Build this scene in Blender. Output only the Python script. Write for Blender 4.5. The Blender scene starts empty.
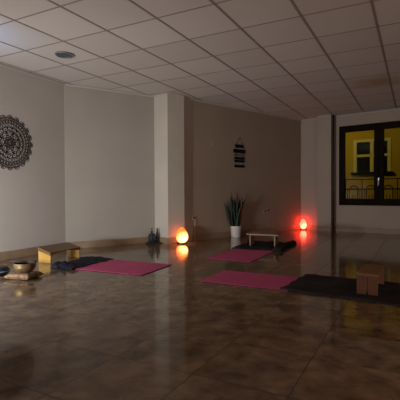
import bpy, bmesh, math, random
from mathutils import Vector, Matrix, noise
random.seed(7)
S = bpy.context.scene
COL = S.collection
H_CEIL = 2.471

# ------------------------------------------------------------------ camera
cam_d = bpy.data.cameras.new('camera'); cam = bpy.data.objects.new('camera', cam_d); COL.objects.link(cam)
cam_d.sensor_width = 36.0; cam_d.lens = 405.1 / 400 * 36.0; cam_d.clip_start = .05; cam_d.clip_end = 200
R = Vector((.99999, 0, -.00436)); U = Vector((.00436, .01892, .99981)); F = Vector((0, .99982, -.01892))
m = Matrix.Identity(4)
for r in range(3):
    m[r][0] = R[r]; m[r][1] = U[r]; m[r][2] = -F[r]
cam.matrix_world = Matrix.Translation((0, 0, .845)) @ m
S.camera = cam

# ------------------------------------------------------------------ world, light, exposure
w = bpy.data.worlds.new('night'); S.world = w; w.use_nodes = True
w.node_tree.nodes['Background'].inputs[0].default_value = (.05, .06, .10, 1)
w.node_tree.nodes['Background'].inputs[1].default_value = .04
S.view_settings.view_transform = 'Standard'; S.view_settings.look = 'None'
S.view_settings.gamma = 1; S.view_settings.exposure = 0.0; S.view_settings.use_curve_mapping = False

def light(name, kind, loc, target, power, color, **kw):
    d = bpy.data.lights.new(name, kind); d.energy = power; d.color = color
    for k, v in kw.items(): setattr(d, k, v)
    o = bpy.data.objects.new(name, d); COL.objects.link(o); o.location = loc
    dr = Vector(target) - Vector(loc); o.rotation_euler = dr.to_track_quat('-Z', 'Y').to_euler()
    return o
# dim daylight from the glazed side of the room, behind and left of the camera
light('window_daylight', 'AREA', (-2.9, 1.75, .36), (-1.1, 6.4, .70), 43, (1.0, .965, .95), shape='RECTANGLE', size=.8, size_y=.24, spread=math.radians(115))
# added unseen fill, low by the left wall, to brighten its lower part
light('low_wall_fill', 'AREA', (-2.72, 3.55, .42), (-2.0, 6.2, .40), 12, (.86, .95, 1.0), shape='DISK', size=.3)
# the cool pool on the ceiling at the left
light('ceiling_pool', 'SPOT', (-2.75, 3.65, 1.15), (-2.42, 4.05, 2.47), 50, (.22, .50, 1.0), spot_size=math.radians(54), spot_blend=1.0, shadow_soft_size=.12)
# added warm fill behind the camera, lifting the ceiling and right side
light('room_fill', 'AREA', (2.2, -.3, .5), (2.1, 3.4, 2.47), 42, (1.0, .73, .60), shape='RECTANGLE', size=2.4, size_y=1.2)
LAMP = (2.6, 12.9, 4.2)
# sodium street lamp that lights the house across the street
light('street_lamp_light', 'AREA', tuple(LAMP), (5.6, 14.9, 1.6), 32, (1.0, .78, .10), shape='DISK', size=.5)

# ------------------------------------------------------------------ helpers
def mat(name, color, rough=.6, metal=0, spec=.5, noise_scale=0, color2=None, bump=0, bump_scale=60, coat=0, stretch=(1, 1, 1), detail=4):
    m = bpy.data.materials.new(name); m.use_nodes = True; nt = m.node_tree; b = nt.nodes['Principled BSDF']
    b.inputs['Base Color'].default_value = (*color, 1); b.inputs['Roughness'].default_value = rough
    b.inputs['Metallic'].default_value = metal; b.inputs['Specular IOR Level'].default_value = spec
    b.inputs['Coat Weight'].default_value = coat; b.inputs['Coat Roughness'].default_value = .06
    tc = nt.nodes.new('ShaderNodeTexCoord'); mp = nt.nodes.new('ShaderNodeMapping')
    mp.inputs['Scale'].default_value = stretch; nt.links.new(tc.outputs['Object'], mp.inputs[0])
    if noise_scale:
        n = nt.nodes.new('ShaderNodeTexNoise'); n.inputs['Scale'].default_value = noise_scale; n.inputs['Detail'].default_value = detail
        nt.links.new(mp.outputs[0], n.inputs['Vector'])
        cr = nt.nodes.new('ShaderNodeValToRGB'); cr.color_ramp.elements[0].position = .35; cr.color_ramp.elements[1].position = .65
        cr.color_ramp.elements[0].color = (*color, 1); cr.color_ramp.elements[1].color = (*(color2 or color), 1)
        nt.links.new(n.outputs['Fac'], cr.inputs[0]); nt.links.new(cr.outputs[0], b.inputs['Base Color'])
    if bump:
        n2 = nt.nodes.new('ShaderNodeTexNoise'); n2.inputs['Scale'].default_value = bump_scale; nt.links.new(mp.outputs[0], n2.inputs['Vector'])
        bp = nt.nodes.new('ShaderNodeBump'); bp.inputs['Strength'].default_value = bump; bp.inputs['Distance'].default_value = .004
        nt.links.new(n2.outputs['Fac'], bp.inputs['Height']); nt.links.new(bp.outputs[0], b.inputs['Normal'])
    return m

def obj(name, bm, material, parent=None, smooth=False, bevel=0):
    bmesh.ops.recalc_face_normals(bm, faces=bm.faces)
    me = bpy.data.meshes.new(name); bm.to_mesh(me); bm.free()
    if smooth:
        for p in me.polygons: p.use_smooth = True
    me.materials.append(material)
    o = bpy.data.objects.new(name, me); COL.objects.link(o); o.parent = parent
    if bevel:
        b = o.modifiers.new('bevel', 'BEVEL'); b.width = bevel; b.segments = 2; b.limit_method = 'ANGLE'
    return o
def empty(name, loc=(0, 0, 0), rz=0):
    o = bpy.data.objects.new(name, None); COL.objects.link(o); o.location = loc; o.rotation_euler = (0, 0, rz); o.empty_display_size = .1
    return o
def tag(o, label, cat, group=None):
    o['label'] = label; o['category'] = cat
    if group: o['group'] = group
    return o
def struct(o): o['kind'] = 'structure'; return o
def box(bm, x0, x1, y0, y1, z0, z1):
    v = [bm.verts.new(p) for p in ((x0,y0,z0),(x1,y0,z0),(x1,y1,z0),(x0,y1,z0),(x0,y0,z1),(x1,y0,z1),(x1,y1,z1),(x0,y1,z1))]
    for f in ((0,3,2,1),(4,5,6,7),(0,1,5,4),(1,2,6,5),(2,3,7,6),(3,0,4,7)): bm.faces.new([v[i] for i in f])
def bx(*a):
    bm = bmesh.new(); box(bm, *a); return bm
def prism(bm, pts, z0, z1):
    lo = [bm.verts.new((p[0], p[1], z0)) for p in pts]; hi = [bm.verts.new((p[0], p[1], z1)) for p in pts]
    bm.faces.new(lo[::-1]); bm.faces.new(hi); n = len(pts)
    for i in range(n): bm.faces.new((lo[i], lo[(i+1) % n], hi[(i+1) % n], hi[i]))
def lathe(bm, prof, n=32, c=(0, 0, 0)):
    rings = []
    for r, z in prof:
        if r < 1e-5: rings.append([bm.verts.new((c[0], c[1], c[2]+z))])
        else: rings.append([bm.verts.new((c[0]+r*math.cos(2*math.pi*k/n), c[1]+r*math.sin(2*math.pi*k/n), c[2]+z)) for k in range(n)])
    for a, b in zip(rings, rings[1:]):
        for k in range(n):
            k2 = (k+1) % n
            if len(a) == 1 and len(b) == 1: continue
            if len(a) == 1: bm.faces.new((a[0], b[k], b[k2]))
            elif len(b) == 1: bm.faces.new((a[k], a[k2], b[0]))
            else: bm.faces.new((a[k], a[k2], b[k2], b[k]))
def tube(bm, pts, r, n=8, closed=False):
    pts = [Vector(p) for p in pts]; rings = []; N = len(pts)
    for i, p in enumerate(pts):
        a = pts[(i-1) % N] if (closed or i > 0) else p; b = pts[(i+1) % N] if (closed or i < N-1) else p
        t = (b-a).normalized(); up = Vector((0, 0, 1)) if abs(t.z) < .9 else Vector((1, 0, 0))
        s = t.cross(up).normalized(); u = s.cross(t)
        rr = r[i] if isinstance(r, (list, tuple)) else r
        rings.append([bm.verts.new(p + s*rr*math.cos(2*math.pi*k/n) + u*rr*math.sin(2*math.pi*k/n)) for k in range(n)])
    for i in range(N if closed else N-1):
        a, b = rings[i], rings[(i+1) % N]
        for k in range(n): bm.faces.new((a[k], a[(k+1) % n], b[(k+1) % n], b[k]))
    if not closed: bm.faces.new(rings[0][::-1]); bm.faces.new(rings[-1])

# ------------------------------------------------------------------ materials
M = {}
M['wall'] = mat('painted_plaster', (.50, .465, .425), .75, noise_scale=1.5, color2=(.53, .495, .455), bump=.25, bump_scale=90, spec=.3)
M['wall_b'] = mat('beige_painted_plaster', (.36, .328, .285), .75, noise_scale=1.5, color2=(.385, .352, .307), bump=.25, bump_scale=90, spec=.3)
M['wall_end'] = mat('warm_lit_plaster', (.41, .345, .29), .75, noise_scale=1.5, color2=(.435, .37, .31), bump=.25, bump_scale=90, spec=.3)  # end wall colour carries the warm, dim light of this side
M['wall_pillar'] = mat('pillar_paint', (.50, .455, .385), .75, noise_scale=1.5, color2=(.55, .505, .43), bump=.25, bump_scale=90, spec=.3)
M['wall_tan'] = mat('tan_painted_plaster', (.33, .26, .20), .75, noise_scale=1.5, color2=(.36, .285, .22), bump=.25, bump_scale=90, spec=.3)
M['base'] = mat('brown_marble_skirting', (.24, .165, .105), .45, noise_scale=5, color2=(.31, .22, .145))
M['bar'] = mat('ceiling_bar_paint', (.27, .23, .21), .6)
M['cornice'] = mat('cornice_paint', (.50, .47, .43), .6)
M['wood_dark'] = mat('dark_brown_window_wood', (.006, .003, .002), .7, spec=.1, noise_scale=8, color2=(.015, .008, .005), stretch=(1, 1, .2))
M['black'] = mat('matt_black', (.012, .011, .011), .6)
M['ink'] = mat('black_wall_ink', (.008, .008, .009), .8, spec=.15)
M['pine'] = mat('honey_pine', (.44, .25, .05), .4, noise_scale=7, color2=(.52, .31, .075), stretch=(6, .6, 1), detail=6)
M['pine_top'] = mat('shaded_pine_top', (.13, .065, .022), .35, noise_scale=6, color2=(.17, .09, .032), stretch=(6, .6, 1), detail=6)  # pine darkened to paint in the shade on the seat
M['red_top'] = mat('reddish_bench_top', (.19, .085, .035), .4, noise_scale=7, color2=(.25, .12, .055), stretch=(6, .6, 1), detail=6)
M['pale_wood'] = mat('pale_bench_wood', (.22, .13, .065), .45, noise_scale=7, color2=(.27, .165, .085), stretch=(6, .6, 1), detail=6)
M['red_wood'] = mat('reddish_bench_wood', (.10, .042, .022), .4, noise_scale=7, color2=(.15, .065, .034), stretch=(6, .6, 1), detail=6)
M['mat'] = mat('magenta_mat_foam', (.54, .09, .20), .85, noise_scale=3, color2=(.58, .105, .225), bump=.4, bump_scale=220, spec=.2)
M['mat_edge'] = mat('dark_mat_edge', (.05, .012, .022), .9, spec=.2)
M['blanket'] = mat('charcoal_wool', (.024, .020, .022), .95, noise_scale=5, color2=(.036, .031, .032), bump=.8, bump_scale=160, spec=.15)
M['blanket_g'] = mat('grey_green_wool', (.016, .018, .018), .95, noise_scale=14, color2=(.032, .030, .028), bump=.8, bump_scale=160, spec=.15)
M['pot'] = mat('white_glazed_pot', (.72, .69, .65), .4, noise_scale=3, color2=(.76, .73, .69))
M['soil'] = mat('potting_soil', (.03, .02, .015), .95, bump=.8, bump_scale=60)
M['brass'] = mat('hammered_brass', (.28, .20, .095), .45, metal=.7, noise_scale=9, color2=(.20, .135, .065), bump=.5, bump_scale=50)
M['bowl_in'] = mat('dark_bowl_inside', (.035, .025, .018), .5, metal=.5)
M['cush'] = mat('tan_brocade', (.30, .20, .11), .8, noise_scale=26, color2=(.13, .08, .045), bump=.6, bump_scale=90)
M['blue'] = mat('navy_satin', (.007, .009, .018), .4, noise_scale=12, color2=(.013, .017, .032))
M['bronze'] = mat('dark_blue_bronze', (.014, .015, .020), .55, spec=.3, noise_scale=20, color2=(.026, .028, .036))
M['metal'] = mat('brushed_steel', (.55, .53, .5), .35, metal=.9)
M['plastic'] = mat('beige_socket_plastic', (.40, .34, .28), .5)
M['grille'] = mat('dark_lamp_grille', (.09, .10, .11), .4)
M['rim'] = mat('grey_lamp_rim', (.20, .21, .22), .35, metal=.4)
M['facade'] = mat('yellow_render', (.66, .44, .012), .85, noise_scale=.8, color2=(.72, .50, .018), bump=.3, bump_scale=20)
M['cream'] = mat('cream_window_paint', (.95, .86, .52), .6)
M['night_glass'] = mat('dark_house_glass', (.006, .007, .009), .3, spec=.2)
M['iron'] = mat('black_iron', (.006, .005, .004), .8, spec=.1)
M['pipe'] = mat('dark_brown_pipe', (.028, .019, .016), .55)
M['street'] = mat('asphalt', (.03, .03, .03), .9, bump=.5)

def patterned_blanket():
    m = mat('navy_patterned_cloth', (.008, .009, .016), .8, bump=.6, bump_scale=80, spec=.3)
    nt = m.node_tree; b = nt.nodes['Principled BSDF']; tc = nt.nodes.new('ShaderNodeTexCoord')
    v = nt.nodes.new('ShaderNodeTexVoronoi'); v.inputs['Scale'].default_value = 13; nt.links.new(tc.outputs['Object'], v.inputs['Vector'])
    cr = nt.nodes.new('ShaderNodeValToRGB'); e = cr.color_ramp.elements
    e[0].position = .0; e[0].color = (.012, .012, .022, 1); e[1].position = .62; e[1].color = (.014, .014, .028, 1)
    for p, c in ((.66, (.016, .022, .05)), (.78, (.04, .05, .09)), (.82, (.022, .008, .018)), (.92, (.016, .016, .03))):
        n = e.new(p); n.color = (*c, 1)
    sep = nt.nodes.new('ShaderNodeSeparateColor'); nt.links.new(v.outputs['Color'], sep.inputs[0])
    nt.links.new(sep.outputs[0], cr.inputs[0]); nt.links.new(cr.outputs[0], b.inputs['Base Color'])
    return m
M['patterned'] = patterned_blanket()

def tile_nodes(nt, size, off_u, off_v, ang):
    """tile coordinates on a grid turned by ang; returns (rotated coords /size) separate node"""
    tc = nt.nodes.new('ShaderNodeTexCoord'); mp = nt.nodes.new('ShaderNodeMapping'); mp.vector_type = 'POINT'
    mp.inputs['Rotation'].default_value = (0, 0, ang); mp.inputs['Location'].default_value = (-off_u/size, -off_v/size, 0)
    mp.inputs['Scale'].default_value = (1/size, 1/size, 1/size)
    nt.links.new(tc.outputs['Object'], mp.inputs[0]); return mp
def ceiling_mat():
    m = bpy.data.materials.new('mineral_ceiling_tile'); m.use_nodes = True; nt = m.node_tree; b = nt.nodes['Principled BSDF']
    b.inputs['Roughness'].default_value = .9; b.inputs['Specular IOR Level'].default_value = .2
    mp = tile_nodes(nt, .6, -3.939, 2.576, .4888)
    fl = nt.nodes.new('ShaderNodeVectorMath'); fl.operation = 'FLOOR'; nt.links.new(mp.outputs[0], fl.inputs[0])
    wn = nt.nodes.new('ShaderNodeTexWhiteNoise'); nt.links.new(fl.outputs[0], wn.inputs['Vector'])
    cr = nt.nodes.new('ShaderNodeValToRGB'); e = cr.color_ramp.elements
    e[0].color = (.57, .52, .485, 1); e[1].color = (.63, .58, .54, 1)
    nt.links.new(wn.outputs['Value'], cr.inputs[0])
    # water stain on one tile near the window
    tc = nt.nodes.new('ShaderNodeTexCoord'); ds = nt.nodes.new('ShaderNodeVectorMath'); ds.operation = 'DISTANCE'
    ds.inputs[1].default_value = STAIN; nt.links.new(tc.outputs['Object'], ds.inputs[0])
    ns = nt.nodes.new('ShaderNodeTexNoise'); ns.inputs['Scale'].default_value = 4
    nt.links.new(tc.outputs['Object'], ns.inputs['Vector'])
    ad = nt.nodes.new('ShaderNodeMath'); ad.operation = 'MULTIPLY_ADD'; ad.inputs[1].default_value = .35
    nt.links.new(ns.outputs['Fac'], ad.inputs[0]); nt.links.new(ds.outputs['Value'], ad.inputs[2])
    mr = nt.nodes.new('ShaderNodeMapRange'); mr.inputs[1].default_value = .30; mr.inputs[2].default_value = .62; mr.inputs[3].default_value = .75; mr.inputs[4].default_value = 0
    nt.links.new(ad.outputs[0], mr.inputs[0])
    mx = nt.nodes.new('ShaderNodeMix'); mx.data_type = 'RGBA'; mx.inputs[7].default_value = (.40, .29, .13, 1)
    nt.links.new(mr.outputs[0], mx.inputs[0]); nt.links.new(cr.outputs[0], mx.inputs[6]); nt.links.new(mx.outputs[2], b.inputs['Base Color'])
    n2 = nt.nodes.new('ShaderNodeTexNoise'); n2.inputs['Scale'].default_value = 120; nt.links.new(tc.outputs['Object'], n2.inputs['Vector'])
    bp = nt.nodes.new('ShaderNodeBump'); bp.inputs['Strength'].default_value = .3; bp.inputs['Distance'].default_value = .003
    nt.links.new(n2.outputs['Fac'], bp.inputs['Height']); nt.links.new(bp.outputs[0], b.inputs['Normal'])
    return m
def floor_mat():
    m = bpy.data.materials.new('polished_brown_marble'); m.use_nodes = True; nt = m.node_tree; b = nt.nodes['Principled BSDF']
    b.inputs['Specular IOR Level'].default_value = .55; b.inputs['Coat Weight'].default_value = .0; b.inputs['Coat Roughness'].default_value = .04
    mp = tile_nodes(nt, .45, -1.36, 1.63, .4888)
    fl = nt.nodes.new('ShaderNodeVectorMath'); fl.operation = 'FLOOR'; nt.links.new(mp.outputs[0], fl.inputs[0])
    wn = nt.nodes.new('ShaderNodeTexWhiteNoise'); nt.links.new(fl.outputs[0], wn.inputs['Vector'])
    # every tile shows its own piece of the cloudy marble
    sc = nt.nodes.new('ShaderNodeVectorMath'); sc.operation = 'SCALE'; sc.inputs['Scale'].default_value = .35
    nt.links.new(wn.outputs['Color'], sc.inputs[0])
    ad = nt.nodes.new('ShaderNodeVectorMath'); nt.links.new(mp.outputs[0], ad.inputs[0]); nt.links.new(sc.outputs[0], ad.inputs[1])
    n = nt.nodes.new('ShaderNodeTexNoise'); n.inputs['Scale'].default_value = 3.0; n.inputs['Detail'].default_value = 5; n.inputs['Roughness'].default_value = .55; n.inputs['Distortion'].default_value = .25
    nt.links.new(ad.outputs[0], n.inputs['Vector'])
    cr = nt.nodes.new('ShaderNodeValToRGB'); e = cr.color_ramp.elements
    e[0].position = .34; e[0].color = (.098, .058, .028, 1); e[1].position = .70; e[1].color = (.33, .23, .14, 1)
    e2 = e.new(.5); e2.color = (.195, .128, .072, 1)
    nt.links.new(n.outputs['Fac'], cr.inputs[0])
    fr = nt.nodes.new('ShaderNodeVectorMath'); fr.operation = 'FRACTION'; nt.links.new(mp.outputs[0], fr.inputs[0])
    sp = nt.nodes.new('ShaderNodeSeparateXYZ'); nt.links.new(fr.outputs[0], sp.inputs[0])
    outs = []
    for i in range(2):
        s = nt.nodes.new('ShaderNodeMath'); s.operation = 'SUBTRACT'; s.inputs[1].default_value = .5; nt.links.new(sp.outputs[i], s.inputs[0])
        a = nt.nodes.new('ShaderNodeMath'); a.operation = 'ABSOLUTE'; nt.links.new(s.outputs[0], a.inputs[0]); outs.append(a)
    mxm = nt.nodes.new('ShaderNodeMath'); mxm.operation = 'MAXIMUM'; nt.links.new(outs[0].outputs[0], mxm.inputs[0]); nt.links.new(outs[1].outputs[0], mxm.inputs[1])
    gt = nt.nodes.new('ShaderNodeMath'); gt.operation = 'GREATER_THAN'; gt.inputs[1].default_value = .4955; nt.links.new(mxm.outputs[0], gt.inputs[0])
    mx = nt.nodes.new('ShaderNodeMix'); mx.data_type = 'RGBA'; mx.inputs[7].default_value = (.016, .010, .006, 1)
    nt.links.new(gt.outputs[0], mx.inputs[0]); nt.links.new(cr.outputs[0], mx.inputs[6]); nt.links.new(mx.outputs[2], b.inputs['Base Color'])
    rr = nt.nodes.new('ShaderNodeMapRange'); rr.inputs[3].default_value = .10; rr.inputs[4].default_value = .8
    nt.links.new(gt.outputs[0], rr.inputs[0]); nt.links.new(rr.outputs[0], b.inputs['Roughness'])
    # polished tiles are not perfectly flat
    tc = nt.nodes.new('ShaderNodeTexCoord'); n2 = nt.nodes.new('ShaderNodeTexNoise'); n2.inputs['Scale'].default_value = 5; n2.inputs['Detail'].default_value = 2
    nt.links.new(tc.outputs['Object'], n2.inputs['Vector'])
    bp = nt.nodes.new('ShaderNodeBump'); bp.inputs['Strength'].default_value = .12; bp.inputs['Distance'].default_value = .004
    nt.links.new(n2.outputs['Fac'], bp.inputs['Height']); nt.links.new(bp.outputs[0], b.inputs['Normal'])
    return m
def glass_mat():
    m = bpy.data.materials.new('window_glass'); m.use_nodes = True; nt = m.node_tree; nt.nodes.clear()
    o = nt.nodes.new('ShaderNodeOutputMaterial'); t = nt.nodes.new('ShaderNodeBsdfTransparent'); g = nt.nodes.new('ShaderNodeBsdfGlossy')
    g.inputs['Roughness'].default_value = .02; t.inputs[0].default_value = (.92, .93, .92, 1)
    f = nt.nodes.new('ShaderNodeFresnel'); f.inputs[0].default_value = 1.25; mx = nt.nodes.new('ShaderNodeMixShader')
    nt.links.new(f.outputs[0], mx.inputs[0]); nt.links.new(t.outputs[0], mx.inputs[1]); nt.links.new(g.outputs[0], mx.inputs[2]); nt.links.new(mx.outputs[0], o.inputs[0])
    return m
def salt_mat(name, hot, cool, z0, z1, power_hot, power_cool, side):
    """glowing rock salt: brightest round the bulb near its foot"""
    m = bpy.data.materials.new(name); m.use_nodes = True; nt = m.node_tree; b = nt.nodes['Principled BSDF']
    b.inputs['Roughness'].default_value = .5; b.inputs['Base Color'].default_value = (*cool, 1)
    tc = nt.nodes.new('ShaderNodeTexCoord'); ds = nt.nodes.new('ShaderNodeVectorMath'); ds.operation = 'DISTANCE'; ds.inputs[1].default_value = side
    nt.links.new(tc.outputs['Object'], ds.inputs[0])
    n = nt.nodes.new('ShaderNodeTexNoise'); n.inputs['Scale'].default_value = 14; nt.links.new(tc.outputs['Object'], n.inputs['Vector'])
    ad = nt.nodes.new('ShaderNodeMath'); ad.operation = 'MULTIPLY_ADD'; ad.inputs[1].default_value = .05; nt.links.new(n.outputs['Fac'], ad.inputs[0]); nt.links.new(ds.outputs['Value'], ad.inputs[2])
    mr = nt.nodes.new('ShaderNodeMapRange'); mr.inputs[1].default_value = z0; mr.inputs[2].default_value = z1; nt.links.new(ad.outputs[0], mr.inputs[0])
    cr = nt.nodes.new('ShaderNodeMix'); cr.data_type = 'RGBA'; cr.inputs[6].default_value = (*hot, 1); cr.inputs[7].default_value = (*cool, 1)
    nt.links.new(mr.outputs[0], cr.inputs[0]); nt.links.new(cr.outputs[2], b.inputs['Emission Color'])
    st = nt.nodes.new('ShaderNodeMapRange'); st.inputs[3].default_value = power_hot; st.inputs[4].default_value = power_cool
    nt.links.new(mr.outputs[0], st.inputs[0]); nt.links.new(st.outputs[0], b.inputs['Emission Strength'])
    return m

# ------------------------------------------------------------------ room shell
def unit(a, b): return (Vector(b)-Vector(a)).normalized()
AB = Vector((-2.015, 6.05)); dA = Vector((.453, .892)).normalized()
AE = AB - dA*8.2                                  # behind the camera, left
B1 = Vector((-.765, 6.84)); P = Vector((-.523, 6.61)); P2 = Vector((-.263, 6.813))
C0 = Vector((-.17, 7.04)); C1 = Vector((2.285, 9.165))
W0 = Vector((2.86, 8.72)); dW = Vector((.793, -.61)).normalized()
WE = W0 + dW*4.4
RE = WE - Vector((.469, .883))*8.2
room = [AE, AB, B1, C0, C1, WE, RE]
d1 = Vector((.4695, .8829)); d2 = Vector((.8829, -.4695))
_s = d2*(-3.939+.6*5.5) + d1*(2.576+.6*6.7)
STAIN = (_s.x+.12, _s.y-.06, H_CEIL)

bm = bmesh.new(); prism(bm, room, -.1, 0); floor = struct(obj('floor', bm, floor_mat()))
bm = bmesh.new(); prism(bm, room, H_CEIL, H_CEIL+.1); ceiling = struct(obj('ceiling', bm, ceiling_mat()))
# suspended grid bars, a child of the ceiling
def inside(p):
    n = len(room); c = False
    for i in range(n):
        a, b = room[i], room[(i+1) % n]
        if (a.y > p.y) != (b.y > p.y) and p.x < (b.x-a.x)*(p.y-a.y)/(b.y-a.y)+a.x: c = not c
    return c
bm = bmesh.new()
def bar(origin, d, wdt, z):
    s0 = None; q = Vector((-d.y, d.x))
    def emit(a, b):
        A = origin+d*a; B = origin+d*b
        prism(bm, [A-q*wdt, B-q*wdt, B+q*wdt, A+q*wdt], H_CEIL-z, H_CEIL+.002)
    k = -14.0
    while k < 16:
        i = inside(origin+d*k)
        if i and s0 is None: s0 = k
        if not i and s0 is not None: emit(s0, k-.05); s0 = None
        k += .05
for i in range(-4, 26): bar(d2*(-3.939+.6*(i-5)), d1, .011, .004)
for j in range(-12, 16): bar(d1*(2.576+.6*j), d2, .008, .0028)
obj('grid_bars', bm, M['bar'], ceiling)

def wall(name, a, b, material, th=.15, ext=0, hole=None):
    a, b = Vector(a), Vector(b); d = (b-a).normalized(); L = (b-a).length
    bm = bmesh.new()
    if hole:
        x0, x1, z0, z1 = hole
        box(bm, -ext, x0, 0, th, 0, H_CEIL); box(bm, x1, L+ext, 0, th, 0, H_CEIL)
        box(bm, x0, x1, 0, th, 0, z0); box(bm, x0, x1, 0, th, z1, H_CEIL)
    else: box(bm, -ext, L+ext, 0, th, 0, H_CEIL)
    o = struct(obj(name, bm, material)); o.location = (a.x, a.y, 0); o.rotation_euler.z = math.atan2(d.y, d.x)
    return o
def strip(name, a, b, material, z0, z1, out, e0=0, e1=0):
    a, b = Vector(a), Vector(b); d = (b-a).normalized(); L = (b-a).length
    o = struct(obj(name, bx(-e0, L+e1, -out, 0, z0, z1), material, bevel=.003)); o.location = (a.x, a.y, 0); o.rotation_euler.z = math.atan2(d.y, d.x)
    return o
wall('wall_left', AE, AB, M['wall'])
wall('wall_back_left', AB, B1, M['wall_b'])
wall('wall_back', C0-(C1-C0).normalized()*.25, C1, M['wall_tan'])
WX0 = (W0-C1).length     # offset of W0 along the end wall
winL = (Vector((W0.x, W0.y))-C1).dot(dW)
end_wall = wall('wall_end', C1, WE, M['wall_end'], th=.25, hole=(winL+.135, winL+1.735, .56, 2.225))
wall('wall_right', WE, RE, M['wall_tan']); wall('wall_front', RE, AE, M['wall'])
bm = bmesh.new(); prism(bm, [P, P2, C0+Vector((.1, .15)), B1+Vector((0, .15)), B1], 0, H_CEIL)
struct(obj('wall_pillar', bm, M['wall_pillar']))
e_ang = math.atan2(dW.y, dW.x)
o = struct(obj('wall_column', bx(winL-.278, winL+.022, -.18, .0, 0, H_CEIL), M['wall_end'])); o.location = (C1.x, C1.y, 0); o.rotation_euler.z = e_ang
def W(t, off=0, z=0):       # point on / in front of the end wall
    p = C1 + dW*(winL+t) + Vector((dW.y, -dW.x))*off; return Vector((p.x, p.y, z))
# skirting and cornice
BH = .105
segs = [('left', AE, AB), ('back_left', AB, B1), ('pillar_left', B1, P), ('pillar', P, P2), ('back', C0-(C1-C0).normalized()*.05, C1),
        ('end_left', C1, W(-.278).xy), ('end', W(.022).xy, WE), ('column', W(-.278, .18).xy, W(.022, .18).xy), ('right', WE, RE)]
for n, a, b in segs: strip('baseboard_'+n, a, b, M['base'], 0, BH, .012)
for i, (n, a, b) in enumerate(segs): strip('trim_%d' % (i+1), a, b, M['cornice'], H_CEIL-.028, H_CEIL-.004, .022)

# ------------------------------------------------------------------ window in the end wall
win = struct(empty('window_1', W(.935, 0, .56), e_ang))
def wbox(*boxes):
    bm = bmesh.new()
    for b in boxes: box(bm, *b)
    return bm
HW, HH = .80, 1.665
obj('window_frame', wbox((-HW, -HW+.065, -.02, .08, 0, HH), (HW-.065, HW, -.02, .08, 0, HH), (-HW+.065, HW-.065, -.02, .08, 0, .065), (-HW+.065, HW-.065, -.02, .08, HH-.065, HH)), M['wood_dark'], win, bevel=.004)
glass = glass_mat()
for s in (-1, 1):
    xa, xb = (-.733, -.002) if s < 0 else (.002, .733)
    wl, wr_ = (.055, .088) if s < 0 else (.088, .055)
    c = obj('casement', wbox((xa, xa+wl, -.035, .03, .067, HH-.067), (xb-wr_, xb, -.035, .03, .067, HH-.067), (xa+wl, xb-wr_, -.035, .03, .067, .14), (xa+wl, xb-wr_, -.035, .03, HH-.135, HH-.067)), M['wood_dark'], win, bevel=.004)
    obj('pane', bx(xa+.05, xb-.05, -.003, .001, .135, HH-.13), glass, c)
bm = bmesh.new(); box(bm, -.012, .012, -.045, -.035, .42, .56); tube(bm, [(0, -.04, .50), (0, -.075, .50), (0, -.08, .47), (0, -.08, .40)], .008)
h = obj('handle', bm, M['metal'], win, smooth=False); h['label'] = 'small pale metal window handle'

# ------------------------------------------------------------------ railing outside the window
rail = tag(empty('window_railing', W(.95, -.38, 0), e_ang), 'black iron railing with hoops outside the dark brown window', 'railing')
zt, zm, zb = 1.11, .90, .66
def rod(x0, z0, x1, z1, r):
    b = bmesh.new(); tube(b, [(x0, 0, z0), (x1, 0, z1)], r, 8); return b
HX = .672-.95
obj('top_rail', rod(-1.3, zt, 1.3, zt, .010), M['iron'], rail); obj('middle_rail', rod(-1.3, zm, 1.3, zm, .013), M['iron'], rail); obj('bottom_rail', rod(-1.3, zb, 1.3, zb, .022), M['iron'], rail)
for k in range(-2, 5): obj('post', rod(HX-.175+k*.35, zb-.1, HX-.175+k*.35, zt, .010), M['iron'], rail)
for k in range(-2, 4):
    cx = HX+k*.35; b = bmesh.new()
    tube(b, [(cx-.088, 0, zb)]+[(cx-.088*math.cos(a*math.pi/12), 0, zm-.015+.088*math.sin(a*math.pi/12)) for a in range(13)]+[(cx+.088, 0, zb)], .011, 8)
    obj('hoop', b, M['iron'], rail)
    for q in (-.13, -.03, .03, .13): obj('picket', rod(cx+q, zb, cx+q, zm if abs(q) > .1 else zm-.12, .007), M['iron'], rail)
# stub of the balcony slab it stands on
struct(obj('balcony_slab', bx(-1.4, 1.4, -.10, .06, .44, .56), M['street'], None)); bs = bpy.data.objects['balcony_slab']; bs.location = rail.location; bs.rotation_euler.z = e_ang; bs.name = 'trim_20'

# ------------------------------------------------------------------ house across the street
FD = 6.5
house = tag(empty('yellow_house', W(2.6, -FD, -4.0), e_ang), 'yellow rendered house across the street, seen through the window', 'building')
# facade wall with the window opening; local x along facade, y away from the room
fx0, fx1, fz0, fz1 = -.60, .60, 5.49, 6.68
XS = -3.50
bm = bmesh.new()
box(bm, -7, XS+fx0, 0, .3, 0, 10); box(bm, XS+fx1, 9, 0, .3, 0, 10); box(bm, XS+fx0, XS+fx1, 0, .3, 0, fz0); box(bm, XS+fx0, XS+fx1, 0, .3, fz1, 10)
obj('facade_wall', bm, M['facade'], house)
wf = obj('house_window_frame', wbox((XS+fx0-.03, XS+fx0+.08, -.02, .08, fz0, fz1+.03), (XS+fx1-.08, XS+fx1+.03, -.02, .08, fz0, fz1+.03), (XS+fx0+.08, XS+fx1-.08, -.02, .08, fz1-.06, fz1+.03),
    (XS+fx0+.08, XS+fx1-.08, -.01, .08, fz0+.60, fz0+.69), (XS-.06, XS+.06, -.01, .08, fz0, fz1-.06)), M['cream'], house)
for x0, x1, z0, z1 in ((fx0+.08, -.06, .69, 1.13), (.06, fx1-.08, .69, 1.13), (fx0+.08, -.06, 0, .60), (.06, fx1-.08, 0, .60)):
    obj('pane', bx(XS+x0, XS+x1, .04, .05, fz0+z0, fz0+z1), M['night_glass'], wf)
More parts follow.
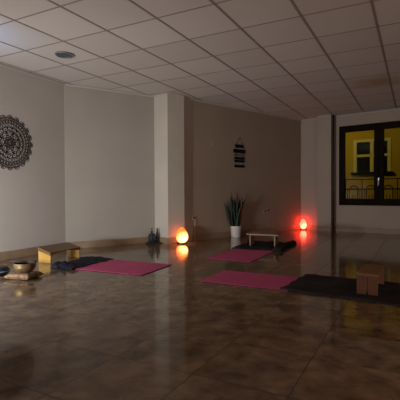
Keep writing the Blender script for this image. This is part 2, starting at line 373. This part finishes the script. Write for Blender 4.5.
obj('window_sill', bx(XS+fx0-.10, XS+fx1+.10, -.12, .05, fz0-.02, fz0+.05), M['iron'], house)
o = struct(obj('floor_street', bx(-9, 9, 0, 9, -4.1, -4.0), M['street'])); o.location = W(1.5, -.6, 0); o.rotation_euler.z = e_ang; o.name = 'floor_street'

# dark pipe in the corner of the column
bm = bmesh.new(); pp = W(.047, .10); tube(bm, [(0, 0, 0), (0, 0, H_CEIL-.001)], .018, 16)
pipe = empty('drain_pipe', pp); obj('pipe', bm, M['pipe'], pipe, smooth=True)
for z in (.5, 1.9):
    bm = bmesh.new(); lathe(bm, [(.018, z), (.021, z), (.021, z+.02), (.018, z+.02)], 16); obj('clamp', bm, M['pipe'], pipe)
tag(pipe, 'thin dark brown pipe running from floor to ceiling beside the column left of the window', 'pipe')

# ------------------------------------------------------------------ ceiling downlight
dl = tag(empty('ceiling_downlight', (-1.580, 4.790, H_CEIL)), 'round grey recessed ceiling light, switched off', 'ceiling light')
bm = bmesh.new(); lathe(bm, [(.085, 0), (.112, 0), (.112, -.008), (.106, -.014), (.085, -.012), (.085, 0)], 40); obj('rim', bm, M['rim'], dl, smooth=True)
bm = bmesh.new(); lathe(bm, [(0, -.004), (.086, -.004), (.086, -.001), (0, -.001)], 40)
for k in range(-4, 5):
    L = math.sqrt(.084**2-(k*.018)**2); box(bm, -L, L, k*.018-.003, k*.018+.003, -.010, -.004)
obj('grille', bm, M['grille'], dl)

# ------------------------------------------------------------------ mandala on the left wall
angA = math.atan2(dA.y, dA.x)
mc = AB - dA*.938; mn = Vector((dA.y, -dA.x))
mand = tag(empty('mandala', (mc.x+mn.x*.001, mc.y+mn.y*.001, 1.492), angA), 'round black mandala ornament on the left wall', 'wall decoration')
# local plane: x along wall, z up, thickness towards -y
def ribbon(bm, pts, wd, closed=True):
    N = len(pts); fr = []
    for i in range(N):
        a = pts[(i-1) % N] if closed or i else pts[i]; b = pts[(i+1) % N] if closed or i < N-1 else pts[i]
        t = Vector((b[0]-a[0], b[1]-a[1])); t.normalize(); q = Vector((-t.y, t.x))*wd*.36
        p = Vector(pts[i]); vs = []
        for s, y in ((1, 0), (1, -.003), (-1, -.003), (-1, 0)): vs.append(bm.verts.new((p.x+q.x*s, y, p.y+q.y*s)))
        fr.append(vs)
    for i in range(N if closed else N-1):
        a, b = fr[i], fr[(i+1) % N]
        for k in range(3): bm.faces.new((a[k], b[k], b[k+1], a[k+1]))
def pol(r, a): return (r*math.cos(a), r*math.sin(a))
def petals(bm, n, r0, r1, wd, spread=.5, ph=0, k=10):
    for i in range(n):
        a0 = 2*math.pi*(i+ph)/n; hw = spread*2*math.pi/n; pts = []
        for j in range(k+1):
            t = j/k; pts.append(pol(r0+(r1-r0)*t, a0+hw*math.sin(math.pi*t)**.8))
        for j in range(k-1, 0, -1):
            t = j/k; pts.append(pol(r0+(r1-r0)*t, a0-hw*math.sin(math.pi*t)**.8))
        ribbon(bm, pts, wd)
def circ(bm, r, wd, n=72, c=(0, 0)): ribbon(bm, [(c[0]+r*math.cos(2*math.pi*i/n), c[1]+r*math.sin(2*math.pi*i/n)) for i in range(n)], wd)
def dots(bm, n, r, rad, ph=0):
    for i in range(n):
        c = pol(r, 2*math.pi*(i+ph)/n); v = [bm.verts.new((c[0]+rad*math.cos(q*math.pi/4), -.003, c[1]+rad*math.sin(q*math.pi/4))) for q in range(8)]; bm.faces.new(v)
bm = bmesh.new(); dots(bm, 1, 0, .014); circ(bm, .026, .008, 32); petals(bm, 8, .03, .062, .006); petals(bm, 8, .03, .068, .005, .4, .5)
circ(bm, .073, .009); petals(bm, 8, .078, .140, .010, .50); petals(bm, 8, .08, .118, .007, .3); dots(bm, 8, .135, .014, .5)
obj('flower', bm, M['ink'], mand)
bm = bmesh.new(); circ(bm, .150, .008); petals(bm, 16, .15, .198, .007, .5); dots(bm, 16, .170, .009, 0); dots(bm, 16, .192, .009, .5); circ(bm, .203, .006)
petals(bm, 32, .205, .240, .003, .45); dots(bm, 32, .222, .0045); circ(bm, .245, .005)
obj('inner_ring', bm, M['ink'], mand)
bm = bmesh.new(); petals(bm, 40, .248, .285, .0032, .5); petals(bm, 40, .248, .285, .0025, .3, .5); dots(bm, 40, .27, .005, .5); circ(bm, .290, .006)
petals(bm, 60, .292, .312, .0028, .45); circ(bm, .315, .006)
obj('lattice_ring', bm, M['ink'], mand)
bm = bmesh.new()
for i in range(20):
    a = 2*math.pi*i/20; c = pol(.312, a)
    arc = [(c[0]+.040*math.cos(a+q), c[1]+.040*math.sin(a+q)) for q in [(-1.75+3.5*j/10) for j in range(11)]]
    ribbon(bm, arc, .008, False)
    arc = [(c[0]+.024*math.cos(a+q), c[1]+.024*math.sin(a+q)) for q in [(-1.6+3.2*j/8) for j in range(9)]]
    ribbon(bm, arc, .006, False)
dots(bm, 20, .322, .007, 0)
obj('scalloped_border', bm, M['ink'], mand)

# ------------------------------------------------------------------ hanging plaque on the back wall
dC = (C1-C0).normalized(); nC = Vector((dC.y, -dC.x)); angC = math.atan2(dC.y, dC.x)
def CW(t, off, z): p = C0+dC*t+nC*off; return (p.x, p.y, z)
pl = tag(empty('hanging_plaque', CW(1.225, .004, 1.30), angC), 'dark slatted plaque hung by a cord above the potted plant', 'wall decoration')
bm = bmesh.new(); tube(bm, [(-.10, -.008, .455), (0, -.008, .60), (.10, -.008, .455)], .003, 6); tube(bm, [(-.09, -.008, .02), (-.09, -.008, .46)], .003, 6); tube(bm, [(.09, -.008, .02), (.09, -.008, .46)], .003, 6)
obj('cord', bm, M['black'], pl)
for hw, z0, z1 in ((.115, .40, .46), (.165, .30, .37), (.14, .12, .165), (.14, .175, .22), (.135, .02, .07)):
    obj('slat', bx(-hw, hw, -.014, -.002, z0, z1), M['ink'], pl, bevel=.003)
bm = bmesh.new(); box(bm, -.15, .15, -.006, 0, .235, .285); x = obj('slat', bm, mat('grey_slat', (.16, .14, .14), .7), pl); x['label'] = 'grey blank slat'
# small hook
hk = tag(empty('wall_hook', CW(.52, 0, 1.72), angC), 'tiny faint hook on the tan wall left of the hanging plaque', 'hook')
bm = bmesh.new(); box(bm, -.012, .012, -.004, 0, -.05, .05); obj('plate', bm, M['plastic'], hk)
bm = bmesh.new(); tube(bm, [(0, -.004, -.02), (0, -.03, -.03), (0, -.04, -.015), (0, -.038, 0)], .004, 6); obj('hook', bm, M['metal'], hk)

# sockets
def socket(x, z, label, plug=False):
    s = tag(empty('wall_socket', CW(x, 0, z), angC), label, 'socket')
    obj('cover_plate', bx(-.04, .04, -.010, 0, -.04, .04), M['plastic'], s, bevel=.003)
    bm = bmesh.new(); lathe(bm, [(0, 0), (.021, 0), (.021, .003), (0, .003)], 20); bmesh.ops.rotate(bm, matrix=Matrix.Rotation(math.pi/2, 3, 'X'), verts=bm.verts); bmesh.ops.translate(bm, vec=(0, -.010, 0), verts=bm.verts)
    obj('outlet', bm, M['black'], s)
socket(.085, .40, 'small wall socket right of the pillar, its flex running down to the floor')
socket(1.99, .45, 'left one of two small sockets on the tan wall near the red salt lamp')
socket(2.09, .47, 'right one of two small sockets on the tan wall near the red salt lamp')
bm = bmesh.new(); tube(bm, [CW(.085, .013, .39), CW(.085, .03, .35), CW(.082, .02, .2), CW(.082, .02, .12), CW(.08, .04, .02), CW(.04, .10, .005), (-.13, 6.83, .005), (-.19, 6.76, .006), (-.208, 6.72, .01)], .004, 8)
tag(obj('power_cord', bm, mat('white_cable', (.5, .45, .38), .5), smooth=True), 'thin cord from the wall socket to the yellow salt lamp', 'cord')

# ------------------------------------------------------------------ mats
MATS = []
def local(p, c, ang):
    a = math.radians(ang); dx, dy = p.x-c[0], p.y-c[1]; return dx*math.cos(a)+dy*math.sin(a), -dx*math.sin(a)+dy*math.cos(a)
def cloth(name, quad, thick, amp, material, nu=40, nv=40, freq=5, seed=0, parent=None, lift=None, edge_wob=0, press=()):
    """closed, rumpled sheet over the four corners (world x, y), lying on z = 0"""
    a, b, c, d = [Vector(q) for q in quad]; bm = bmesh.new(); top = []; bot = []
    for i in range(nu+1):
        tr, br = [], []
        for j in range(nv+1):
            u, v = i/nu, j/nv
            e = Vector((noise.noise(Vector((u*4+seed, v*4, 3))), noise.noise(Vector((u*4, v*4+seed, 9)))))*edge_wob
            p = a*(1-u)*(1-v)+b*u*(1-v)+c*u*v+d*(1-u)*v+e
            z = thick+max(0, amp*(.45+noise.fractal(Vector((p.x*freq+seed, p.y*freq, seed)), .7, 2.1, 3)*1.1))
            if lift: z += lift(u, v)
            for c_, ang_, L_, W_, z_ in press:
                lx, ly = local(p, c_, ang_); k = max(abs(lx)-L_/2, abs(ly)-W_/2)
                if k < .05: z = z_ + (z-z_)*max(0, k-.012)/.038
            zb_ = .0008
            for c_, ang_, L_, W_ in MATS:
                lx, ly = local(p, c_, ang_)
                if abs(lx) < L_/2+.025 and abs(ly) < W_/2+.025: zb_ = .0090
            z = max(z, zb_+.003)
            tr.append(bm.verts.new((p.x, p.y, z))); br.append(bm.verts.new((p.x, p.y, zb_)))
        top.append(tr); bot.append(br)
    for i in range(nu):
        for j in range(nv):
            bm.faces.new((top[i][j], top[i+1][j], top[i+1][j+1], top[i][j+1])); bm.faces.new((bot[i][j], bot[i][j+1], bot[i+1][j+1], bot[i+1][j]))
    for i in range(nu):
        bm.faces.new((top[i][0], bot[i][0], bot[i+1][0], top[i+1][0])); bm.faces.new((top[i][nv], top[i+1][nv], bot[i+1][nv], bot[i][nv]))
    for j in range(nv):
        bm.faces.new((top[0][j], top[0][j+1], bot[0][j+1], bot[0][j])); bm.faces.new((top[nu][j], bot[nu][j], bot[nu][j+1], top[nu][j+1]))
    return obj(name, bm, material, parent, smooth=True)
def yoga_mat(c, ang, L, Wd, label):
    MATS.append((c, ang, L, Wd))
    t = tag(empty('yoga_mat', (c[0], c[1], 0), math.radians(ang)), label, 'yoga mat', 'pink mats on the floor')
    bm = bmesh.new(); box(bm, -L/2, L/2, -Wd/2, Wd/2, .0055, .0085); obj('top_layer', bm, M['mat'], t)
    bm = bmesh.new(); box(bm, -L/2+.001, L/2-.001, -Wd/2+.001, Wd/2-.001, .0005, .0055); x = obj('underside', bm, M['mat_edge'], t); x['label'] = 'dark underside layer'
yoga_mat((-.894, 4.594), 155.7, .94, .66, 'pink yoga mat reaching from the patterned dark cloth in front of the left wall')
yoga_mat((.502, 3.882), 152.5, .84, .58, 'magenta yoga mat in the middle, partly under the large charcoal blanket')
yoga_mat((.531+.09, 5.372+.18), 62.9, 1.24, .60, 'magenta yoga mat in front of the pale low bench, the farthest mat')

# ------------------------------------------------------------------ blankets
T = Vector((.685, 3.465)); e1 = Vector((.52, .854)); e2 = Vector((.835, -.55)).normalized()
def liftR(u, v):
    z = .0
    if v < .06: z += .010*math.sin(math.pi*min(1, v/.06))*(.6+.4*math.sin(u*9))
    if u < .10: z += .006*math.sin(math.pi*u/.10)
    return z
q = [T, T+e2*1.75, T+e2*1.75+e1*.80, T+e1*.74]
tag(cloth('blanket', q, .011, .006, M['blanket'], 110, 60, 3.2, 4.2, lift=liftR, edge_wob=.018, press=[((1.462, 3.455), 60, .50, .17, .0145)]), 'large charcoal blanket spread under the reddish wooden bench at the right edge', 'blanket', 'folded blankets')
def liftB(u, v):
    return .045*max(0, 1-((v-.93)/.07)**2)**.5 if abs(v-.93) < .07 else 0
q = [(.47, 5.96), (.90, 6.95), (1.57, 6.55), (1.12, 5.70)]
q = [Vector(p) for p in q]
tag(cloth('blanket', q, .012, .018, M['blanket_g'], 60, 70, 4.5, 8.1, lift=liftB, edge_wob=.05, press=[((.985, 6.262), -27, .50, .18, .0145)]), 'dark grey blanket rolled up at one side, under the pale low bench by the plant', 'blanket', 'folded blankets')
q = [Vector(p) for p in ((-1.67, 4.52), (-1.51, 5.32), (-1.08, 5.12), (-1.40, 4.42))]
def liftL(u, v):
    return .050*math.exp(-((u-.07)/.16)**2)*(.75+.3*math.sin(v*17))*(math.sin(math.pi*min(1, u*9+.15)/2))
tag(cloth('patterned_blanket', q, .010, .014, M['patterned'], 50, 50, 8, 2.7, lift=liftL, edge_wob=.06), 'crumpled dark blue patterned cloth on the floor beside the yellow-lit bench', 'blanket')

# ------------------------------------------------------------------ low meditation benches
def bench(loc, ang, L, Wd, hf, hr, inset, mtop, mleg, label, split=False, arch=.0, th=.016):
    """long side along local x; front (-y) height hf, rear (+y) height hr"""
    t = tag(empty('meditation_bench', loc, math.radians(ang)), label, 'bench', 'low wooden meditation benches')
    hy = Wd/2
    def zt(y): return hf+(hr-hf)*(y+hy)/Wd
    bm = bmesh.new(); n = 16; top = []; bot = []
    for i in range(n+1):
        x = -L/2+L*i/n; k = 1-(2*x/L)**2
        row = []
        for y in (-hy, hy): row.append((bm.verts.new((x, y, zt(y))), bm.verts.new((x, y, zt(y)-th-arch*(1-k)))))
        top.append(row)
    for i in range(n):
        a, b = top[i], top[i+1]
        bm.faces.new((a[0][0], b[0][0], b[1][0], a[1][0])); bm.faces.new((a[0][1], a[1][1], b[1][1], b[0][1]))
        bm.faces.new((a[0][0], a[0][1], b[0][1], b[0][0])); bm.faces.new((a[1][0], b[1][0], b[1][1], a[1][1]))
    for r in (top[0], top[-1]): bm.faces.new((r[0][0], r[1][0], r[1][1], r[0][1]))
    obj('seat', bm, mtop, t, bevel=.0025)
    for s in (-1, 1):
        x0 = s*(L/2-inset); x1 = x0-s*.02; xa, xb = min(x0, x1), max(x0, x1)
        parts = [(-hy+.004, -.006), (.006, hy-.004)] if split else [(-hy+.004, hy-.004)]
        bm = bmesh.new()
        for y0, y1 in parts:
            v = []
            for x in (xa, xb):
                v += [bm.verts.new(p) for p in ((x, y0, 0), (x, y1, 0), (x, y1, zt(y1)-th), (x, y0, zt(y0)-th))]
            for f in ((0, 1, 2, 3), (4, 7, 6, 5), (0, 4, 5, 1), (1, 5, 6, 2), (2, 6, 7, 3), (3, 7, 4, 0)): bm.faces.new([v[i] for i in f])
        if split: box(bm, xa+.006, xb-.006, -.006, .006, .02, min(zt(-hy), zt(hy))-th-.01)
        obj('leg', bm, mleg, t, bevel=.002)
    return t
# left: long axis heads away beside the left wall; local +x = away, +y = towards the wall
c = Vector((-1.779, 4.84))+Vector((.41, .912))*.262+Vector((-.912, .41))*.092
bench((c.x-.018, c.y-.01, .001), 65.8, .535, .20, .132, .190, .008, M['pine_top'], M['pine'], 'honey-coloured bench with a slanted top coloured as in shade, by the left wall', arch=.03, th=.012)
bench((.985, 6.262, .015), -27, .50, .17, .185, .205, .045, M['pale_wood'], M['pale_wood'], 'pale thin-legged low bench on the dark blanket near the potted plant', th=.022)
bench((1.462, 3.455, .015), 60, .49, .168, .172, .172, .006, M['red_top'], M['red_wood'], 'reddish wooden bench seen end-on at the right, on the large charcoal blanket', split=True, th=.022)

# ------------------------------------------------------------------ singing bowl on its cushion
cu = tag(empty('floor_cushion', (-1.755, 4.02, 0), math.radians(-14)), 'flat tan brocade cushion under the brass bowl', 'cushion')
bm = bmesh.new(); n = 24; hx, hy = .135, .12; tp = []; bt = []
for i in range(n+1):
    a, b = [], []
    for j in range(n+1):
        u, v = 2*i/n-1, 2*j/n-1; e = (1-u**6)*(1-v**6)
        pin = 1-.07*(1-abs(u)**2)*abs(v)**3; pin2 = 1-.07*(1-abs(v)**2)*abs(u)**3
        wr = .006*noise.noise(Vector((u*4, v*4, 2)))
        a.append(bm.verts.new((u*hx*pin2, v*hy*pin, .028+.030*max(e, 0)**.45+wr))); b.append(bm.verts.new((u*hx*pin2, v*hy*pin, .026-.025*max(e, 0)**.4)))
    tp.append(a); bt.append(b)
for i in range(n):
    for j in range(n):
        bm.faces.new((tp[i][j], tp[i+1][j], tp[i+1][j+1], tp[i][j+1])); bm.faces.new((bt[i][j], bt[i][j+1], bt[i+1][j+1], bt[i+1][j]))
for i in range(n):
    bm.faces.new((tp[i][0], bt[i][0], bt[i+1][0], tp[i+1][0])); bm.faces.new((tp[i][n], tp[i+1][n], bt[i+1][n], bt[i][n]))
    bm.faces.new((tp[0][i], tp[0][i+1], bt[0][i+1], bt[0][i])); bm.faces.new((tp[n][i], bt[n][i], bt[n][i+1], tp[n][i+1]))
obj('cover', bm, M['cush'], cu, smooth=True)
bm = bmesh.new(); tube(bm, [(hx*math.copysign(abs(math.cos(a))**.35, math.cos(a)), hy*math.copysign(abs(math.sin(a))**.35, math.sin(a)), .026) for a in [2*math.pi*k/60+.01 for k in range(60)]], .004, 6, True)
obj('piping', bm, mat('dark_piping', (.10, .06, .035), .8), cu, smooth=True)
bw = tag(empty('singing_bowl', (-1.745, 4.01, .058), 0), 'brass singing bowl standing on the tan cushion', 'bowl')
bm = bmesh.new(); lathe(bm, [(0, .0), (.055, 0), (.082, .018), (.100, .045), (.104, .065), (.101, .088), (.105, .094), (.098, .096), (.095, .092)], 40); obj('bowl_body', bm, M['brass'], bw, smooth=True)
bm = bmesh.new(); lathe(bm, [(.095, .092), (.097, .065), (.092, .045), (.07, .02), (.04, .010), (0, .008)], 40); x = obj('bowl_inside', bm, M['bowl_in'], bw, smooth=True); x['label'] = 'dark inside of the bowl'
ml = tag(empty('striker', (-1.745, 4.00, .164), math.radians(-6)), 'dark wooden striker lying across the brass bowl', 'striker')
bm = bmesh.new(); tube(bm, [(-.145, 0, 0), (-.14, 0, 0), (.04, 0, 0)], [.006, .009, .009], 12); obj('handle', bm, M['black'], ml, smooth=True)
bm = bmesh.new(); tube(bm, [(.04, 0, 0), (.045, 0, .001), (.12, 0, .001), (.128, 0, .001)], [.009, .014, .015, .008], 14); obj('padded_head', bm, mat('dark_felt', (.03, .02, .018), .9), ml, smooth=True)
# navy round cushion cut by the left frame edge
rc = tag(empty('round_cushion', (-2.10, 4.17, 0)), 'dark navy round cushion at the left edge of the floor', 'cushion')
bm = bmesh.new(); lathe(bm, [(0, .001), (.075, .001), (.105, .012), (.122, .035), (.120, .060), (.100, .082), (.06, .09), (.03, .086), (0, .084)], 36); obj('cover', bm, M['blue'], rc, smooth=True)
bm = bmesh.new(); tube(bm, [(.1225*math.cos(2*math.pi*k/48), .1225*math.sin(2*math.pi*k/48), .045) for k in range(48)], .005, 6, True); obj('piping', bm, mat('grey_piping', (.22, .24, .28), .5), rc, smooth=True)

# ------------------------------------------------------------------ little statue in the corner by the pillar
st = tag(empty('seated_statue', (-.775, 6.655, 0), math.radians(12)), 'small dark cross-legged statue on a slab beside the pillar', 'statue')
bm = bmesh.new(); prism(bm, [(-.115, -.06), (.112, -.06), (.112, .065), (-.115, .065)], .001, .022); obj('slab', bm, M['black'], st, bevel=.004)
vs = [(-.02, .012, .052), (-.02, .01, .085), (-.02, .006, .125), (-.02, .004, .160), (-.02, .002, .180), (-.02, 0, .205), (-.02, 0, .228),
      (-.058, .004, .152), (-.075, -.008, .110), (-.06, -.035, .075), (.018, .004, .152), (.036, -.008, .110), (.02, -.035, .075),
      (-.075, -.015, .044), (-.03, -.04, .040), (.036, -.015, .044), (-.008, -.042, .040)]
es = [(0, 1), (1, 2), (2, 3), (3, 4), (4, 5), (5, 6), (3, 7), (7, 8), (8, 9), (3, 10), (10, 11), (11, 12), (0, 13), (13, 14), (0, 15), (15, 16)]
rd = [.030, .030, .034, .028, .012, .022, .012, .016, .013, .010, .016, .013, .010, .021, .014, .021, .014]
def skin_obj(name, vs, es, rd, material, parent):
    mesh = bpy.data.meshes.new(name); mesh.from_pydata(vs, es, []); mesh.update(); mesh.materials.append(material)
    o = bpy.data.objects.new(name, mesh); COL.objects.link(o); o.parent = parent
    sk = o.modifiers.new('skin', 'SKIN'); sk.use_smooth_shade = True
    if not mesh.skin_vertices:
        b = bmesh.new(); b.from_mesh(mesh); b.verts.layers.skin.verify(); b.to_mesh(mesh); b.free()
    for i, r in enumerate(rd): mesh.skin_vertices[0].data[i].radius = (r, r)
    mesh.skin_vertices[0].data[0].use_root = True
    s = o.modifiers.new('sub', 'SUBSURF'); s.levels = 2; s.render_levels = 2
    return o
skin_obj('figure', vs, es, rd, M['bronze'], st)
bm = bmesh.new(); lathe(bm, [(0, .012), (.014, .012), (.017, 0), (.012, -.004), (0, -.004)], 12, (-.02, 0, .244)); obj('topknot', bm, M['bronze'], st, smooth=True)
ic = tag(empty('incense_holder', (-.712, 6.708, .0225)), 'slim dark upright bottle standing behind the small statue', 'bottle')
bm = bmesh.new(); lathe(bm, [(0, 0), (.022, .0), (.024, .02), (.022, .12), (.011, .17), (.010, .205), (.013, .21), (0, .212)], 20); obj('body', bm, M['bronze'], ic, smooth=True)
bm = bmesh.new(); lathe(bm, [(0, .212), (.011, .212), (.011, .232), (0, .234)], 16); obj('stopper', bm, M['black'], ic, smooth=True)
ic.name = 'slim_bottle'

# ------------------------------------------------------------------ salt lamps
def salt_lamp(loc, r, hgt, seed, smat, label):
    t = tag(empty('salt_lamp', loc), label, 'lamp')
    bm = bmesh.new(); lathe(bm, [(0, .001), (r*.82, .001), (r*.86, .006), (r*.84, .022), (0, .022)], 28); x = obj('base', bm, mat('dark_lamp_base', (.06, .025, .012), .5), t, smooth=False, bevel=.002)
    bm = bmesh.new(); bmesh.ops.create_icosphere(bm, subdivisions=4, radius=1)
    for v in bm.verts:
        n = v.co.normalized(); k = 1+.16*noise.noise(n*1.7+Vector((seed, 0, 0)))+.06*noise.noise(n*5+Vector((0, seed, 0)))
        z = (n.z+1)/2; tap = 1-.30*z**1.8
        v.co = Vector((n.x*r*k*tap*1.08, n.y*r*k*tap, .020+max(0, hgt*(z*1.02-.02)*(.92+.08*k))))
        rr = .55+.45*min(1, z*6)
        v.co.x *= 1; 
    obj('salt_rock', bm, smat, t, smooth=False)
    bm = bmesh.new(); tube(bm, [(0, r*.7, .012), (.02, r*1.0, .006)], .004, 6); obj('cable_stub', bm, M['black'], t)
    return t
sm1 = salt_mat('amber_salt', (1.0, .50, .16), (1.0, .14, .018), .055, .165, 7.5, 2.2, (.03, -.05, .085))
sm2 = salt_mat('red_salt', (1.0, .070, .036), (1.0, .030, .016), .05, .16, 19, 15, (.02, -.05, .06))
salt_lamp((-.300, 6.650, 0), .098, .25, 1.3, sm1, 'glowing yellow salt lamp at the foot of the pillar')
p = W(-.63, .10)
salt_lamp((p.x, p.y, 0), .075, .225, 5.1, sm2, 'glowing red-orange salt lamp in the corner left of the window')

# ------------------------------------------------------------------ snake plant
pt = tag(empty('snake_plant', (.668, 7.575, 0)), 'tall snake plant in a white pot against the tan wall', 'plant')
bm = bmesh.new(); lathe(bm, [(0, .001), (.082, .001), (.088, .01), (.102, .20), (.104, .215), (.094, .215), (.090, .19), (0, .19)], 40); obj('pot', bm, M['pot'], pt, smooth=True, bevel=0)
bm = bmesh.new(); lathe(bm, [(0, .199), (.06, .202), (.091, .196)], 24); obj('soil', bm, M['soil'], pt)
leafm = mat('snake_plant_leaf', (.009, .020, .010), .5, noise_scale=5, color2=(.024, .048, .024), stretch=(1, 1, 7))
tips = [(-.075, .875, .02), (.045, .82, .0), (.205, .805, .05), (-.185, .72, -.08), (-.235, .67, -.10), (.125, .79, -.05), (0, .74, .09), (.16, .66, .10), (-.04, .66, -.07), (.08, .62, -.10), (-.12, .56, -.10), (-.11, .77, -.03), (.02, .55, -.08), (.10, .72, .09)]
for i, (tx, tz, ty) in enumerate(tips):
    bx0 = tx*.30+random.uniform(-.01, .01); by0 = ty*.3; bm = bmesh.new(); n = 14; rows = []
    wmax = random.uniform(.019, .025); yaw = random.uniform(-.7, .7); tw = random.uniform(-.6, .6)
    for k in range(n+1):
        s = k/n; x = bx0+(tx-bx0)*s**1.15+.012*math.sin(s*5+i); y = by0+(ty-by0)*s**1.3; z = .19+(tz-.19)*s
        wd = wmax*(.62+.55*math.sin(math.pi*min(1, s*.8+.1)))*(1 if s < .72 else max(.03, (1-s)/.28)**.75)
        a = yaw+tw*s; c, sn = math.cos(a), math.sin(a); fold = wd*.35
        rows.append([bm.verts.new((x-wd*c, y-wd*sn, z)), bm.verts.new((x-fold*sn*-1, y-fold*c, z)), bm.verts.new((x+wd*c, y+wd*sn, z)), bm.verts.new((x-fold*sn*-1*.5, y-fold*c*.5+.004, z))])
    for a, b in zip(rows, rows[1:]):
        for k in range(4): bm.faces.new((a[k], a[(k+1) % 4], b[(k+1) % 4], b[k]))
    bm.faces.new(rows[0][::-1]); bm.faces.new(rows[-1])
    obj('leaf', bm, leafm, pt, smooth=True)
